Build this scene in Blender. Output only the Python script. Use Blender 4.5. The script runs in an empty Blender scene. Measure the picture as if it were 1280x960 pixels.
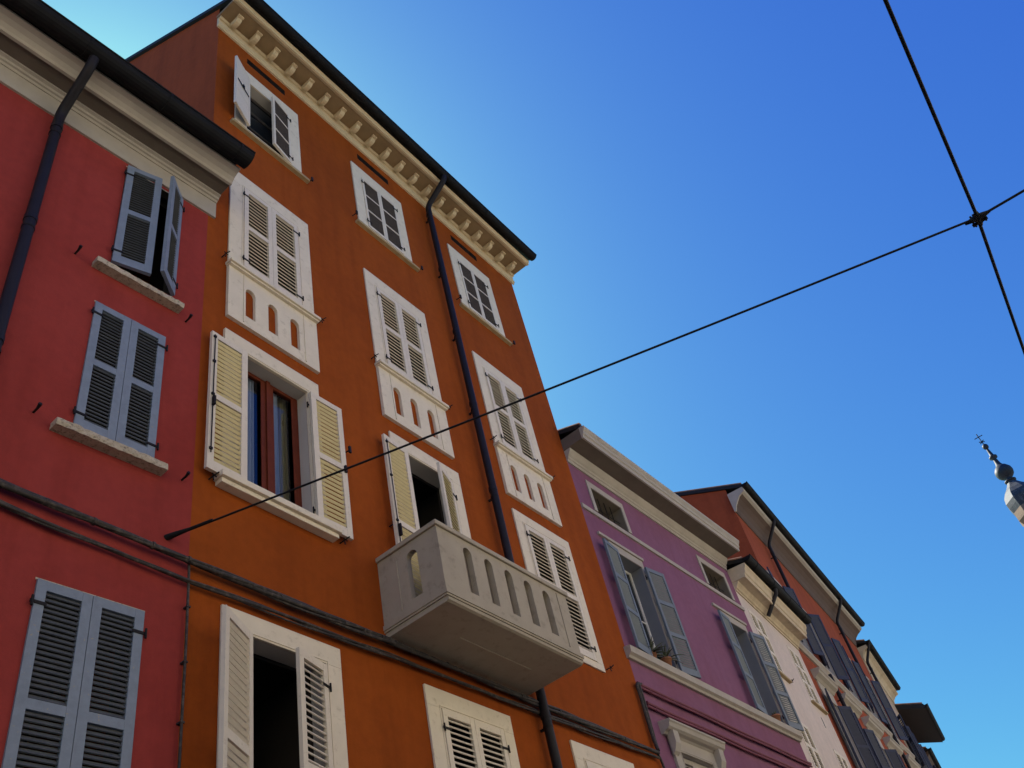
import bpy, math, random
from mathutils import Vector, Matrix
R = math.radians
random.seed(7)
SC = bpy.context.scene
COL = SC.collection

# ------------------------------------------------------------------ camera
cam_d = bpy.data.cameras.new('camera')
cam = bpy.data.objects.new('camera', cam_d)
COL.objects.link(cam)
M = ((0.61168818, 0.46490207, 0.64008097), (-0.76696751, 0.54681942, 0.3357817), (-0.1939031, -0.696315, 0.69104776))
cm = Matrix.Identity(4)
for r in range(3):
    cm[r][0], cm[r][1], cm[r][2] = M[r][0], -M[r][1], -M[r][2]
cm[2][3] = 1.65
cam.matrix_world = cm
cam_d.sensor_width = 36.0
cam_d.lens = 1160.8 / 1280 * 36
cam_d.clip_start = 0.05
cam_d.clip_end = 3000
SC.camera = cam

# ------------------------------------------------------------------ sky, sun, exposure
SUN_EL, SUN_AZ = 46.0, 25.0          # azimuth clockwise from +Y (the far side of the houses)
world = bpy.data.worlds.new('World')
SC.world = world
world.use_nodes = True
nt = world.node_tree
bg = nt.nodes['Background']
sky = nt.nodes.new('ShaderNodeTexSky')
sky.sky_type = 'NISHITA'
sky.sun_disc = False
sky.sun_elevation = R(SUN_EL)
sky.sun_rotation = R(SUN_AZ)
sky.altitude = 0
sky.air_density = 1.0
sky.dust_density = 1.2
sky.ozone_density = 2.0
# colour response of the sky: deep polarised blue, paling to cyan towards the sun and the horizon
SKY_STRENGTH, EXPOSURE = 0.12, 1.0
sep, comb = nt.nodes.new('ShaderNodeSeparateColor'), nt.nodes.new('ShaderNodeCombineColor')
nt.links.new(sky.outputs[0], sep.inputs[0])
for ch, (k, gam) in enumerate(((0.754, 1.308), (1.788, 1.361), (1.06, 0.403))):
    pw, ml = nt.nodes.new('ShaderNodeMath'), nt.nodes.new('ShaderNodeMath')
    pw.operation, ml.operation = 'POWER', 'MULTIPLY'
    nt.links.new(sep.outputs[ch], pw.inputs[0])
    pw.inputs[1].default_value = gam
    nt.links.new(pw.outputs[0], ml.inputs[0])
    ml.inputs[1].default_value = k * 0.1 ** gam / (SKY_STRENGTH * 2 ** EXPOSURE)
    nt.links.new(ml.outputs[0], comb.inputs[ch])
nt.links.new(comb.outputs[0], bg.inputs[0])
bg.inputs[1].default_value = SKY_STRENGTH
sun_d = bpy.data.lights.new('sun', 'SUN')
sun_d.energy = 5.0
sun_d.angle = R(0.5)
sun_d.color = (1.0, 0.95, 0.87)
sun = bpy.data.objects.new('sun', sun_d)
COL.objects.link(sun)
sd = Vector((math.sin(R(SUN_AZ)) * math.cos(R(SUN_EL)), math.cos(R(SUN_AZ)) * math.cos(R(SUN_EL)), math.sin(R(SUN_EL))))
sun.rotation_euler = sd.to_track_quat('Z', 'Y').to_euler()
sun.location = sd * 100
SC.view_settings.view_transform = 'Standard'
SC.view_settings.look = 'None'
SC.view_settings.gamma = 1
SC.view_settings.exposure = EXPOSURE
SC.view_settings.use_curve_mapping = False
SC.render.engine = 'CYCLES'
SC.cycles.max_bounces = 10
SC.cycles.diffuse_bounces = 6

# ------------------------------------------------------------------ materials
def nodes_of(name):
    m = bpy.data.materials.new(name)
    m.use_nodes = True
    t = m.node_tree
    return m, t, t.nodes['Principled BSDF']

def N(t, kind, **kw):
    n = t.nodes.new(kind)
    for k, v in kw.items():
        setattr(n, k, v)
    return n

def noise(t, coord, scale, detail=4, rough=.55, stretch=None):
    n = N(t, 'ShaderNodeTexNoise')
    n.inputs['Scale'].default_value = scale
    n.inputs['Detail'].default_value = detail
    n.inputs['Roughness'].default_value = rough
    if stretch:
        mp = N(t, 'ShaderNodeMapping')
        mp.inputs['Scale'].default_value = stretch
        t.links.new(coord, mp.inputs[0])
        coord = mp.outputs[0]
    t.links.new(coord, n.inputs[0])
    return n.outputs[0]

def ramp(t, fac, a, b, c0=(0, 0, 0, 1), c1=(1, 1, 1, 1)):
    r_ = N(t, 'ShaderNodeValToRGB')
    e = r_.color_ramp.elements
    e[0].position, e[1].position = a, b
    e[0].color, e[1].color = c0, c1
    t.links.new(fac, r_.inputs[0])
    return r_.outputs[0]

def mixc(t, fac, a, b, mode='MIX'):
    m = N(t, 'ShaderNodeMix', data_type='RGBA', blend_type=mode)
    if isinstance(fac, float):
        m.inputs[0].default_value = fac
    else:
        t.links.new(fac, m.inputs[0])
    for i, v in ((6, a), (7, b)):
        if isinstance(v, tuple):
            m.inputs[i].default_value = (*v[:3], 1)
        else:
            t.links.new(v, m.inputs[i])
    return m.outputs[2]

def scaled(c, k):
    return tuple(min(1, x * k) for x in c)

def plaster(name, c, var=.10, rough=.9, bump=.25, streak=.12, fine=55, coarse=.55, tint=None):
    """wall paint on plaster: big patches, soft runs, a fine grain"""
    m, t, p = nodes_of(name)
    co = N(t, 'ShaderNodeTexCoord').outputs['Object']
    big = ramp(t, noise(t, co, coarse, 5, .6), .34, .68)
    c1 = mixc(t, big, scaled(c, 1 - var), tint or scaled(c, 1 + var))
    run = ramp(t, noise(t, co, 1.0, 4, .6, (2.6, 2.6, .22)), .46, .75)
    c2 = mixc(t, run, c1, scaled(c, 1 - streak * 2))
    mid = ramp(t, noise(t, co, 7, 6, .65), .40, .62)
    c3 = mixc(t, mid, c2, mixc(t, 1.0, c2, (1.1, 1.08, 1.06), 'MULTIPLY'))
    t.links.new(c3, p.inputs['Base Color'])
    p.inputs['Roughness'].default_value = rough
    p.inputs['Specular IOR Level'].default_value = .08
    b = N(t, 'ShaderNodeBump')
    b.inputs['Strength'].default_value = bump
    b.inputs['Distance'].default_value = .012
    t.links.new(noise(t, co, fine, 6, .7), b.inputs['Height'])
    b2 = N(t, 'ShaderNodeBump')
    b2.inputs['Strength'].default_value = .25
    b2.inputs['Distance'].default_value = .03
    t.links.new(noise(t, co, 3.5, 3, .5), b2.inputs['Height'])
    t.links.new(b2.outputs[0], b.inputs['Normal'])
    t.links.new(b.outputs[0], p.inputs['Normal'])
    return m

def paint(name, c, var=.12, rough=.55, dirt=None, dirt_at=(.60, .78), scale=9, bump=.12, metallic=0., spec=.4):
    """oil paint on wood, metal or stone trim with a little wear"""
    m, t, p = nodes_of(name)
    co = N(t, 'ShaderNodeTexCoord').outputs['Object']
    a = ramp(t, noise(t, co, scale, 6, .65), .32, .70)
    col = mixc(t, a, scaled(c, 1 - var), scaled(c, 1 + var * .5))
    if dirt:
        d = ramp(t, noise(t, co, scale * 2.3, 7, .72), *dirt_at)
        col = mixc(t, d, col, dirt)
    t.links.new(col, p.inputs['Base Color'])
    p.inputs['Roughness'].default_value = rough
    p.inputs['Metallic'].default_value = metallic
    p.inputs['Specular IOR Level'].default_value = spec
    b = N(t, 'ShaderNodeBump')
    b.inputs['Strength'].default_value = bump
    b.inputs['Distance'].default_value = .006
    t.links.new(noise(t, co, 70, 5, .7), b.inputs['Height'])
    t.links.new(b.outputs[0], p.inputs['Normal'])
    return m

def glass(name, c=(.012, .015, .02), rough=.04):
    m, t, p = nodes_of(name)
    co = N(t, 'ShaderNodeTexCoord').outputs['Object']
    p.inputs['Base Color'].default_value = (*c, 1)
    p.inputs['Roughness'].default_value = rough
    p.inputs['IOR'].default_value = 1.5
    b = N(t, 'ShaderNodeBump')
    b.inputs['Strength'].default_value = .08
    b.inputs['Distance'].default_value = .02
    t.links.new(noise(t, co, 1.7, 2, .4), b.inputs['Height'])
    t.links.new(b.outputs[0], p.inputs['Normal'])
    return m

def clear_glass(name):
    m = bpy.data.materials.new(name)
    m.use_nodes = True
    t = m.node_tree
    t.nodes.clear()
    out = N(t, 'ShaderNodeOutputMaterial')
    fr = N(t, 'ShaderNodeFresnel')
    fr.inputs[0].default_value = 1.75
    tr = N(t, 'ShaderNodeBsdfTransparent')
    tr.inputs[0].default_value = (.8, .85, .9, 1)
    gl = N(t, 'ShaderNodeBsdfGlossy')
    gl.inputs['Roughness'].default_value = .03
    mx = N(t, 'ShaderNodeMixShader')
    t.links.new(fr.outputs[0], mx.inputs[0])
    t.links.new(tr.outputs[0], mx.inputs[1])
    t.links.new(gl.outputs[0], mx.inputs[2])
    t.links.new(mx.outputs[0], out.inputs[0])
    return m

MT = {}
MT['red'] = plaster('red_plaster', (.258, .037, .032), var=.12, streak=.09, tint=(.28, .044, .040))
MT['orange'] = plaster('orange_plaster', (.265, .056, .0085), var=.13, streak=.10, tint=(.285, .064, .0095))
MT['orange_side'] = plaster('orange_side_plaster', (.275, .060, .019))
MT['pink'] = plaster('pink_plaster', (.214, .088, .146), var=.11, streak=.09, tint=(.21, .095, .165))
MT['grey_side'] = plaster('grey_side_render', (.24, .215, .22), var=.08, streak=.05)
MT['white'] = plaster('white_plaster', (.56, .475, .44), var=.05, streak=.06)
MT['orange2'] = plaster('brick_orange_plaster', (.28, .065, .030))
MT['cream'] = plaster('cream_plaster', (.42, .32, .23), var=.06)
MT['rose'] = plaster('dull_rose_plaster', (.26, .14, .12), var=.06)
MT['pale'] = plaster('pale_limewash', (.74, .70, .63), var=.05)
MT['straw'] = plaster('straw_limewash', (.74, .66, .52), var=.05)
MT['ochre'] = plaster('ochre_plaster', (.50, .41, .31), var=.05)
MT['trim'] = paint('off_white_trim', (.68, .59, .475), var=.06, rough=.8, dirt=(.42, .34, .25), dirt_at=(.56, .78), scale=4.2)
MT['corn'] = paint('cream_cornice', (.58, .465, .31), var=.09, rough=.85, dirt=(.45, .34, .2), dirt_at=(.62, .8), scale=2.4)
MT['grey_corn'] = paint('grey_stone_cornice', (.37, .325, .285), var=.12, rough=.85, dirt=(.30, .26, .22), dirt_at=(.58, .78), scale=2.2)
MT['soffit'] = paint('shade_toned_soffit', (.135, .105, .085), var=.15, rough=.9, scale=2.4)  # shade under the red and pink cornices put into the board colour
MT['soffit_y'] = paint('shade_toned_ochre_soffit', (.245, .165, .09), var=.18, rough=.9, scale=2.4)  # warm underside shade of the bracketed cornice painted into the soffit colour
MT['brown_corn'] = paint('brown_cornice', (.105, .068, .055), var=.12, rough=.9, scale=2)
MT['balc'] = paint('balcony_plaster', (.36, .305, .24), var=.08, rough=.85, dirt=(.22, .18, .14), dirt_at=(.54, .76), scale=2.6)
MT['sill'] = paint('weathered_stone_sill', (.44, .37, .29), var=.22, rough=.9, dirt=(.12, .095, .07), dirt_at=(.52, .66), scale=14, bump=.5)
MT['ochre_sill'] = paint('ochre_sill', (.38, .28, .15), var=.18, rough=.8, dirt=(.25, .16, .08))
MT['wht'] = paint('white_shutter_paint', (.66, .575, .48), var=.05, rough=.6, dirt=(.40, .32, .24), dirt_at=(.58, .78))
MT['crm'] = paint('cream_shutter_paint', (.60, .50, .285), var=.06, rough=.6)
MT['blu'] = paint('blue_grey_shutter_paint', (.18, .215, .285), var=.14, rough=.55, dirt=(.30, .26, .21), dirt_at=(.63, .67), scale=12)
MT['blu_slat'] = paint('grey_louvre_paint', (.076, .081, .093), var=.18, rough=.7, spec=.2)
MT['pnk_sh'] = paint('slate_blue_shutter_paint', (.135, .158, .195), var=.10, rough=.6)
MT['drk_sh'] = paint('navy_shutter_paint', (.035, .040, .072), var=.15, rough=.6, spec=.2)
MT['panel'] = paint('charcoal_panel', (.092, .076, .068), var=.16, rough=.85, scale=16, spec=.05)
MT['reveal'] = paint('grey_reveal', (.44, .40, .38), var=.06, rough=.85, scale=3)
MT['screen'] = paint('brown_grey_screen', (.17, .135, .105), var=.15, rough=.8, scale=6)
MT['slate_reveal'] = paint('slate_painted_reveal', (.155, .16, .185), var=.06, rough=.8, scale=3)
MT['iron'] = paint('black_iron', (.016, .014, .015), var=.3, rough=.6, dirt=(.05, .025, .015), spec=.15)
MT['gut'] = paint('dark_gutter_metal', (.010, .010, .012), var=.25, rough=.65, scale=5, spec=.12)
MT['wire'] = paint('black_wire', (.012, .012, .013), var=.1, rough=.7, scale=2, spec=.15, bump=0)
MT['pipe'] = paint('dark_drainpipe_metal', (.014, .011, .015), var=.2, rough=.55, scale=5, spec=.2)
MT['cable'] = paint('dark_cable_sheath', (.035, .028, .027), var=.35, rough=.7, dirt=(.11, .085, .07), dirt_at=(.5, .7), scale=6, bump=.4)
MT['pconduit'] = paint('plum_painted_conduit', (.16, .035, .06), var=.15, rough=.7, scale=4)
MT['wood'] = paint('dark_red_casement', (.125, .026, .012), var=.2, rough=.6, scale=6, spec=.12)
MT['case'] = paint('white_casement', (.66, .62, .57), var=.05, rough=.4)
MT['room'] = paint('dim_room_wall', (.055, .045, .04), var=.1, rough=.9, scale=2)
MT['curt'] = paint('pale_curtain', (.40, .44, .52), var=.08, rough=.9, scale=3)
MT['curt_y'] = paint('straw_curtain', (.34, .29, .15), var=.1, rough=.9, scale=3)
MT['tile'] = paint('clay_roof_tile', (.26, .11, .06), var=.25, rough=.85, dirt=(.12, .08, .05), dirt_at=(.45, .65), scale=3, bump=.4)
MT['eave'] = paint('dark_eave_board', (.010, .009, .010), var=.2, rough=.7, scale=3)
MT['terra'] = paint('terracotta', (.30, .12, .06), var=.15, rough=.8)
MT['leaf'] = paint('plant_leaf', (.06, .075, .035), var=.3, rough=.5, dirt=(.11, .075, .045), dirt_at=(.48, .64))
MT['copper'] = paint('dark_weathered_copper', (.022, .028, .04), var=.35, rough=.6, scale=2)
MT['slate'] = paint('streaked_lead_roof', (.05, .055, .068), var=.4, rough=.65, dirt=(.15, .15, .16), dirt_at=(.54, .64), scale=2.2)
MT['tower'] = paint('brown_tower_brick', (.26, .17, .11), var=.2, rough=.85, scale=2)
MT['asphalt'] = paint('asphalt', (.055, .053, .05), var=.2, rough=.9, scale=4, bump=.6)
MT['paving'] = paint('stone_paving', (.17, .155, .14), var=.15, rough=.85, scale=3, bump=.4)
MT['glass'] = glass('window_glass')
MT['glass_clear'] = clear_glass('clear_window_glass')

# ------------------------------------------------------------------ mesh building
class MB:
    def __init__(s):
        s.v, s.f, s.m, s.mats, s.sm = [], [], [], [], []
        s.cur = 0
        s.T = None
    def mat(s, name):
        if name not in s.mats:
            s.mats.append(name)
        s.cur = s.mats.index(name)
        return s
    def add(s, vs, fs, smooth=False):
        b = len(s.v)
        if s.T is not None:
            vs = [tuple(s.T @ Vector(q)) for q in vs]
        s.v += [tuple(q) for q in vs]
        s.f += [[b + i for i in f] for f in fs]
        s.m += [s.cur] * len(fs)
        s.sm += [smooth] * len(fs)
        return s
    def box(s, x0, x1, y0, y1, z0, z1):
        vs = [(x0, y0, z0), (x1, y0, z0), (x1, y1, z0), (x0, y1, z0), (x0, y0, z1), (x1, y0, z1), (x1, y1, z1), (x0, y1, z1)]
        return s.add(vs, [(0, 3, 2, 1), (4, 5, 6, 7), (0, 1, 5, 4), (1, 2, 6, 5), (2, 3, 7, 6), (3, 0, 4, 7)])
    def hexa(s, vs):
        return s.add(vs, [(0, 3, 2, 1), (4, 5, 6, 7), (0, 1, 5, 4), (1, 2, 6, 5), (2, 3, 7, 6), (3, 0, 4, 7)])
    def extr(s, prof, x0, x1, smooth=False):
        """profile of (off, z) corners, off measured out into the street, drawn along the wall"""
        n = len(prof)
        vs = [(x0, -o, z) for o, z in prof] + [(x1, -o, z) for o, z in prof]
        fs = [(i, (i + 1) % n, n + (i + 1) % n, n + i) for i in range(n)]
        s.add(vs, fs, smooth)
        s.add(vs[:n], [tuple(range(n))])
        return s.add(vs[n:], [tuple(range(n - 1, -1, -1))])
    def tube(s, pts, r, n=8, caps=True, smooth=True):
        pts = [Vector(p) for p in pts]
        rs = r if isinstance(r, (list, tuple)) else [r] * len(pts)
        vs, prev = [], None
        for i, p in enumerate(pts):
            if i == 0:
                d = pts[1] - p
            elif i == len(pts) - 1:
                d = p - pts[i - 1]
            else:
                d = (pts[i + 1] - p).normalized() + (p - pts[i - 1]).normalized()
            d.normalize()
            if prev is None:
                a = d.cross(Vector((0, 0, 1)))
                if a.length < .05:
                    a = d.cross(Vector((1, 0, 0)))
            else:
                a = prev - d * prev.dot(d)
            a.normalize()
            prev = a
            b = d.cross(a)
            for k in range(n):
                t = 2 * math.pi * k / n
                vs.append(p + (a * math.cos(t) + b * math.sin(t)) * rs[i])
        fs = []
        for i in range(len(pts) - 1):
            for k in range(n):
                k2 = (k + 1) % n
                fs.append((i * n + k, i * n + k2, (i + 1) * n + k2, (i + 1) * n + k))
        s.add(vs, fs, smooth)
        if caps:
            m = len(vs)
            s.add(vs[:n], [tuple(range(n - 1, -1, -1))])
            s.add(vs[m - n:], [tuple(range(n))])
        return s
    def lathe(s, prof, n=16, smooth=True, c=(0, 0)):
        vs = []
        for r_, z in prof:
            for k in range(n):
                t = 2 * math.pi * (k + .5) / n
                vs.append((c[0] + r_ * math.cos(t), c[1] + r_ * math.sin(t), z))
        fs = []
        for i in range(len(prof) - 1):
            for k in range(n):
                k2 = (k + 1) % n
                fs.append((i * n + k, i * n + k2, (i + 1) * n + k2, (i + 1) * n + k))
        s.add(vs, fs, smooth)
        return s
    def build(s, name, parent=None, bevel=0, loc=None, rz=None):
        me = bpy.data.meshes.new(name)
        me.from_pydata(s.v, [], s.f)
        for m in s.mats:
            me.materials.append(MT[m])
        me.polygons.foreach_set('material_index', s.m)
        me.polygons.foreach_set('use_smooth', s.sm)
        me.update()
        o = bpy.data.objects.new(name, me)
        COL.objects.link(o)
        if parent:
            o.parent = parent
        if loc:
            o.location = loc
        if rz:
            o.rotation_euler = (0, 0, rz)
        if bevel:
            bv = o.modifiers.new('bevel', 'BEVEL')
            bv.width = bevel
            bv.segments = 2
            bv.limit_method = 'ANGLE'
        return o

def tag(o, label=None, cat=None, group=None, kind=None):
    for k, v in (('label', label), ('category', cat), ('group', group), ('kind', kind)):
        if v:
            o[k] = v
    return o

def thing(name, loc, rz=0):
    o = bpy.data.objects.new(name, None)
    o.empty_display_size = .3
    o.location = loc
    o.rotation_euler = (0, 0, rz)
    COL.objects.link(o)
    return o

# ------------------------------------------------------------------ house parts (local: x along the front, -y into the street, z up)
def body(house, w, ztop, holes, wallmat, depth=9., reveal=.22, revmat='reveal', sidemat=None, slope=.36, z0=0., gable=None):
    """front wall with real openings, gabled side walls and a back wall"""
    b = MB().mat(wallmat)
    xs = sorted({0., w} | {h[0] for h in holes} | {h[1] for h in holes})
    zs = sorted({z0, ztop} | {h[2] for h in holes} | {h[3] for h in holes})
    # subdivide nothing else: the grid is already fine
    idx = {}
    vs, fs = [], []
    def vid(x, z):
        if (x, z) not in idx:
            idx[(x, z)] = len(vs)
            vs.append((x, 0, z))
        return idx[(x, z)]
    for i in range(len(xs) - 1):
        for j in range(len(zs) - 1):
            cx, cz = (xs[i] + xs[i + 1]) / 2, (zs[j] + zs[j + 1]) / 2
            if any(h[0] < cx < h[1] and h[2] < cz < h[3] for h in holes):
                continue
            fs.append((vid(xs[i], zs[j]), vid(xs[i + 1], zs[j]), vid(xs[i + 1], zs[j + 1]), vid(xs[i], zs[j + 1])))
    b.add(vs, fs)
    mid = depth / 2
    g0 = (gable or ztop) - .01
    zr = g0 + slope * mid
    b.mat(sidemat or wallmat)
    b.add([(0, 0, z0), (0, 0, g0), (0, mid, zr), (0, depth, g0), (0, depth, z0)], [(0, 1, 2, 3, 4)])
    b.mat(wallmat)
    b.add([(w, 0, z0), (w, depth, z0), (w, depth, g0), (w, mid, zr), (w, 0, g0)], [(0, 1, 2, 3, 4)])
    b.add([(0, depth, z0), (w, depth, z0), (w, depth, ztop), (0, depth, ztop)], [(0, 3, 2, 1)])
    for h in holes:
        b.mat(h[5] if len(h) > 5 else revmat)
        a, c, d, e = h[:4]
        rv = h[4] if len(h) > 4 else reveal
        b.add([(a, 0, d), (a, rv, d), (a, rv, e), (a, 0, e)], [(0, 1, 2, 3)])
        b.add([(c, 0, d), (c, rv, d), (c, rv, e), (c, 0, e)], [(3, 2, 1, 0)])
        b.add([(a, 0, d), (c, 0, d), (c, rv, d), (a, rv, d)], [(0, 1, 2, 3)])
        b.add([(a, 0, e), (c, 0, e), (c, rv, e), (a, rv, e)], [(3, 2, 1, 0)])
    return b.build('wall', house)

def roof(house, w, z_eave, off, depth, slope, thick=.16, over=.0, mat='tile', edge='eave', over_l=None):
    """two tiled slopes meeting at a ridge; eave line at (off, z_eave)"""
    b = MB()
    mid = depth / 2
    zr = z_eave + slope * (mid + off)
    ol = over if over_l is None else over_l
    for sgn in (1, -1):
        ys = (-off, mid) if sgn == 1 else (depth + off, mid)
        b.mat(edge)
        x0, x1 = -ol, w + over
        b.hexa([(x0, ys[0], z_eave), (x1, ys[0], z_eave), (x1, ys[1], zr), (x0, ys[1], zr),
                (x0, ys[0], z_eave + thick), (x1, ys[0], z_eave + thick), (x1, ys[1], zr + thick), (x0, ys[1], zr + thick)])
        b.mat(mat)
        n = max(4, int((x1 - x0) / .22))
        for k in range(n):                                   # rows of half-round tiles
            xa = x0 + (k + .5) * (x1 - x0) / n
            b.tube([(xa, ys[0] + .05 * sgn, z_eave + thick + .012 + .05 * slope), (xa, ys[1], zr + thick + .012)], .085, 6)
    return b.build('roof', house)

def gutter(house, x0, x1, off, z, r=.09, name='gutter', mat='gut', bands=1.6):
    b = MB().mat(mat)
    n = 10
    prof = [(off + r * math.cos(math.pi + math.pi * k / n), z + r * math.sin(math.pi + math.pi * k / n)) for k in range(n + 1)]
    prof += [(off + (r - .012) * math.cos(-math.pi * k / n), z + (r - .012) * math.sin(-math.pi * k / n)) for k in range(n + 1)]
    b.extr(prof, x0, x1)
    b.tube([(x0, -off - r, z), (x1, -off - r, z)], .016, 8)
    for xe in (x0, x1 - .012):                               # stop ends
        m = [(off + r * math.cos(math.pi + math.pi * k / n), z + r * math.sin(math.pi + math.pi * k / n)) for k in range(n + 1)]
        b.extr(m, xe, xe + .012)
    k = x0 + .5
    while k < x1 - .2:                                       # straps
        b.extr([(o_ * 1.0 + (o_ - off) * .08, z + (z_ - z) * 1.08) for o_, z_ in prof[:n + 1]] + [(off + r * .9, z), (off - r * .9, z)], k, k + .03)
        k += bands
    return b.build(name, house)

def leaf(w, h, frame='wht', slat='wht', rails=(.5,), stile=.075, t=.042, pitch=.066, slat_d=.036, tilt=54, iron=True, panel=None, right=False, bar=False, slat_t=.0108):
    """a shutter leaf; hinge at x=0, body towards +x (or -x), outer face towards -y"""
    b = MB().mat(frame)
    sx = -1 if right else 1
    if right:
        b.T = Matrix.Diagonal((-1, 1, 1, 1))
    top, bot, mid = (.05, .065, .034) if panel else (.085, .13, .085)
    y0, y1 = -t / 2, t / 2
    b.box(0, stile, y0, y1, 0, h)
    b.box(w - stile, w, y0, y1, 0, h)
    b.box(stile, w - stile, y0 + .002, y1 - .002, 0, bot)
    b.box(stile, w - stile, y0 + .002, y1 - .002, h - top, h)
    edges = [bot]
    for r_ in rails:
        zc = bot + (h - bot - top) * r_
        b.box(stile, w - stile, y0 + .002, y1 - .002, zc - mid / 2, zc + mid / 2)
        edges += [zc - mid / 2, zc + mid / 2]
    edges.append(h - top)
    c, s_ = math.cos(R(tilt)), math.sin(R(tilt))
    for i in range(0, len(edges), 2):
        za, zb = edges[i], edges[i + 1]
        if panel:
            b.mat(panel)
            b.box(stile - .01, w - stile + .01, -.006, .006, za - .008, zb + .008)
            zz = za + .012
            while zz < zb - .01:
                b.box(stile - .008, w - stile + .008, -.015, -.0055, zz, zz + .014)
                zz += .03
            b.mat(frame)
            b.box(stile, w - stile, .0065, .017, za - .006, zb + .006)
            continue
        b.mat(slat)
        n = max(1, int((zb - za) / pitch))
        st = (zb - za) / n
        d, th = slat_d / 2, slat_t / 2
        for k in range(n):
            zc = za + (k + .5) * st + random.uniform(-.0015, .0015)
            # direction through the slat: from outer (-y) low to inner (+y) high
            dy, dz = d * c, d * s_
            ny, nz = -th * s_, th * c
            vs = []
            for yy, zz in ((-dy - ny, zc - dz - nz), (dy - ny, zc + dz - nz), (dy + ny, zc + dz + nz), (-dy + ny, zc - dz + nz)):
                vs.append((yy, zz))
            q = [(stile - .008, vs[0][0], vs[0][1]), (w - stile + .008, vs[0][0], vs[0][1]), (w - stile + .008, vs[1][0], vs[1][1]), (stile - .008, vs[1][0], vs[1][1]),
                 (stile - .008, vs[3][0], vs[3][1]), (w - stile + .008, vs[3][0], vs[3][1]), (w - stile + .008, vs[2][0], vs[2][1]), (stile - .008, vs[2][0], vs[2][1])]
            b.hexa(q)
    if iron:
        b.mat('iron')
        for zc in (h * .1, h * .9):
            b.box(-.035, .10, y0 - .008, y0 - .001, zc - .014, zc + .014)
            b.tube([(-.02, y0 - .012, zc - .045), (-.02, y0 - .012, zc + .045)], .011, 6)
    if bar:
        b.mat('iron')
        b.box(.06, w - .04, y1 + .004, y1 + .014, h * .52, h * .535)
        b.box(w * .5, w * .5 + .05, y1 + .012, y1 + .03, h * .505, h * .55)
    if bar == 'bolt':
        pass
    if b.T is not None:
        b.f = [list(reversed(f)) for f in b.f]
    b.T = None
    return b

def bolt(b, w, h, right=False):
    """tall espagnolette rod on the inner face near the free edge"""
    sx = -1 if right else 1
    b.mat('iron')
    x = sx * (w - .035)
    b.tube([(x, .034, h * .10), (x, .034, h * .97)], .007, 6)
    for zc in (.12, .5, .75, .95):
        b.box(x - .018, x + .018, .021, .042, h * zc, h * zc + .03)
    b.box(x - .012, x + .012, .03, .075, h * .42, h * .48)
    return b

def shutters(win, x0, x1, z0, z1, kw, lo=0, ro=0, y=-.024, lw=None, rw=None, bolts=False):
    """a pair of leaves in the opening, opened by lo and ro degrees"""
    half = (x1 - x0) / 2 - .003
    for right in (False, True):
        w = (rw if right else lw) or half
        ang = ro if right else lo
        b = leaf(w, z1 - z0, right=right, **kw)
        if bolts and not right:
            bolt(b, w, z1 - z0, right)
        elif bolts:
            b.mat('iron')
            b.box(-w + .02, -w + .05, .022, .05, (z1 - z0) * .47, (z1 - z0) * .52)
        yy = y - (.055 if ang > 150 else .02 if ang > 100 else 0)
        b.build('shutter', win, loc=(x1 if right else x0, yy, z0), rz=R(ang if right else -ang))

def window(house, x0, x1, z0, z1, depth=.2, frame='case', pane='glass', bars=(1, 2), casement=True, room=2.2, label=None):
    """glazed casement set back in its opening, a dim room behind it"""
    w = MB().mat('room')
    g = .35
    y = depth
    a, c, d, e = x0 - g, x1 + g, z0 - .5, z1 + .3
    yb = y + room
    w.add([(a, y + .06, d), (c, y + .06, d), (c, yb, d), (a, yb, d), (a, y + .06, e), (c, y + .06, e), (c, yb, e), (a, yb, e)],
          [(0, 1, 2, 3), (7, 6, 5, 4), (1, 5, 6, 2), (0, 3, 7, 4), (3, 2, 6, 7)])
    for q in ((a, x0, d, e), (x1, c, d, e), (x0, x1, d, z0), (x0, x1, z1, e)):     # inner face of the front wall round the opening
        w.add([(q[0], y + .06, q[2]), (q[1], y + .06, q[2]), (q[1], y + .06, q[3]), (q[0], y + .06, q[3])], [(0, 1, 2, 3)])
    if casement and pane:
        w.mat(pane)
        if pane == 'glass_clear':                            # one sheet, facing the street
            w.add([(x0 + .03, y + .015, z0 + .03), (x1 - .03, y + .015, z0 + .03), (x1 - .03, y + .015, z1 - .03), (x0 + .03, y + .015, z1 - .03)], [(0, 1, 2, 3)])
        else:
            w.box(x0 + .03, x1 - .03, y + .012, y + .02, z0 + .03, z1 - .03)
    o = w.build('window', house)
    if casement:
        f = MB().mat(frame)
        t = .055
        f.box(x0, x0 + t, y - .015, y + .045, z0, z1)
        f.box(x1 - t, x1, y - .015, y + .045, z0, z1)
        f.box(x0 + t, x1 - t, y - .012, y + .042, z0, z0 + t)
        f.box(x0 + t, x1 - t, y - .012, y + .042, z1 - t, z1)
        nx, nz = bars
        for i in range(1, nx + 1):
            xc = x0 + (x1 - x0) * i / (nx + 1)
            f.box(xc - .045, xc + .045, y - .018, y + .04, z0 + t, z1 - t)
        for j in range(1, nz):
            zc = z0 + (z1 - z0) * j / nz
            f.box(x0 + t, x1 - t, y - .008, y + .03, zc - .016, zc + .016)
        f.build('casement_frame', o, bevel=.004)
    return o

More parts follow.
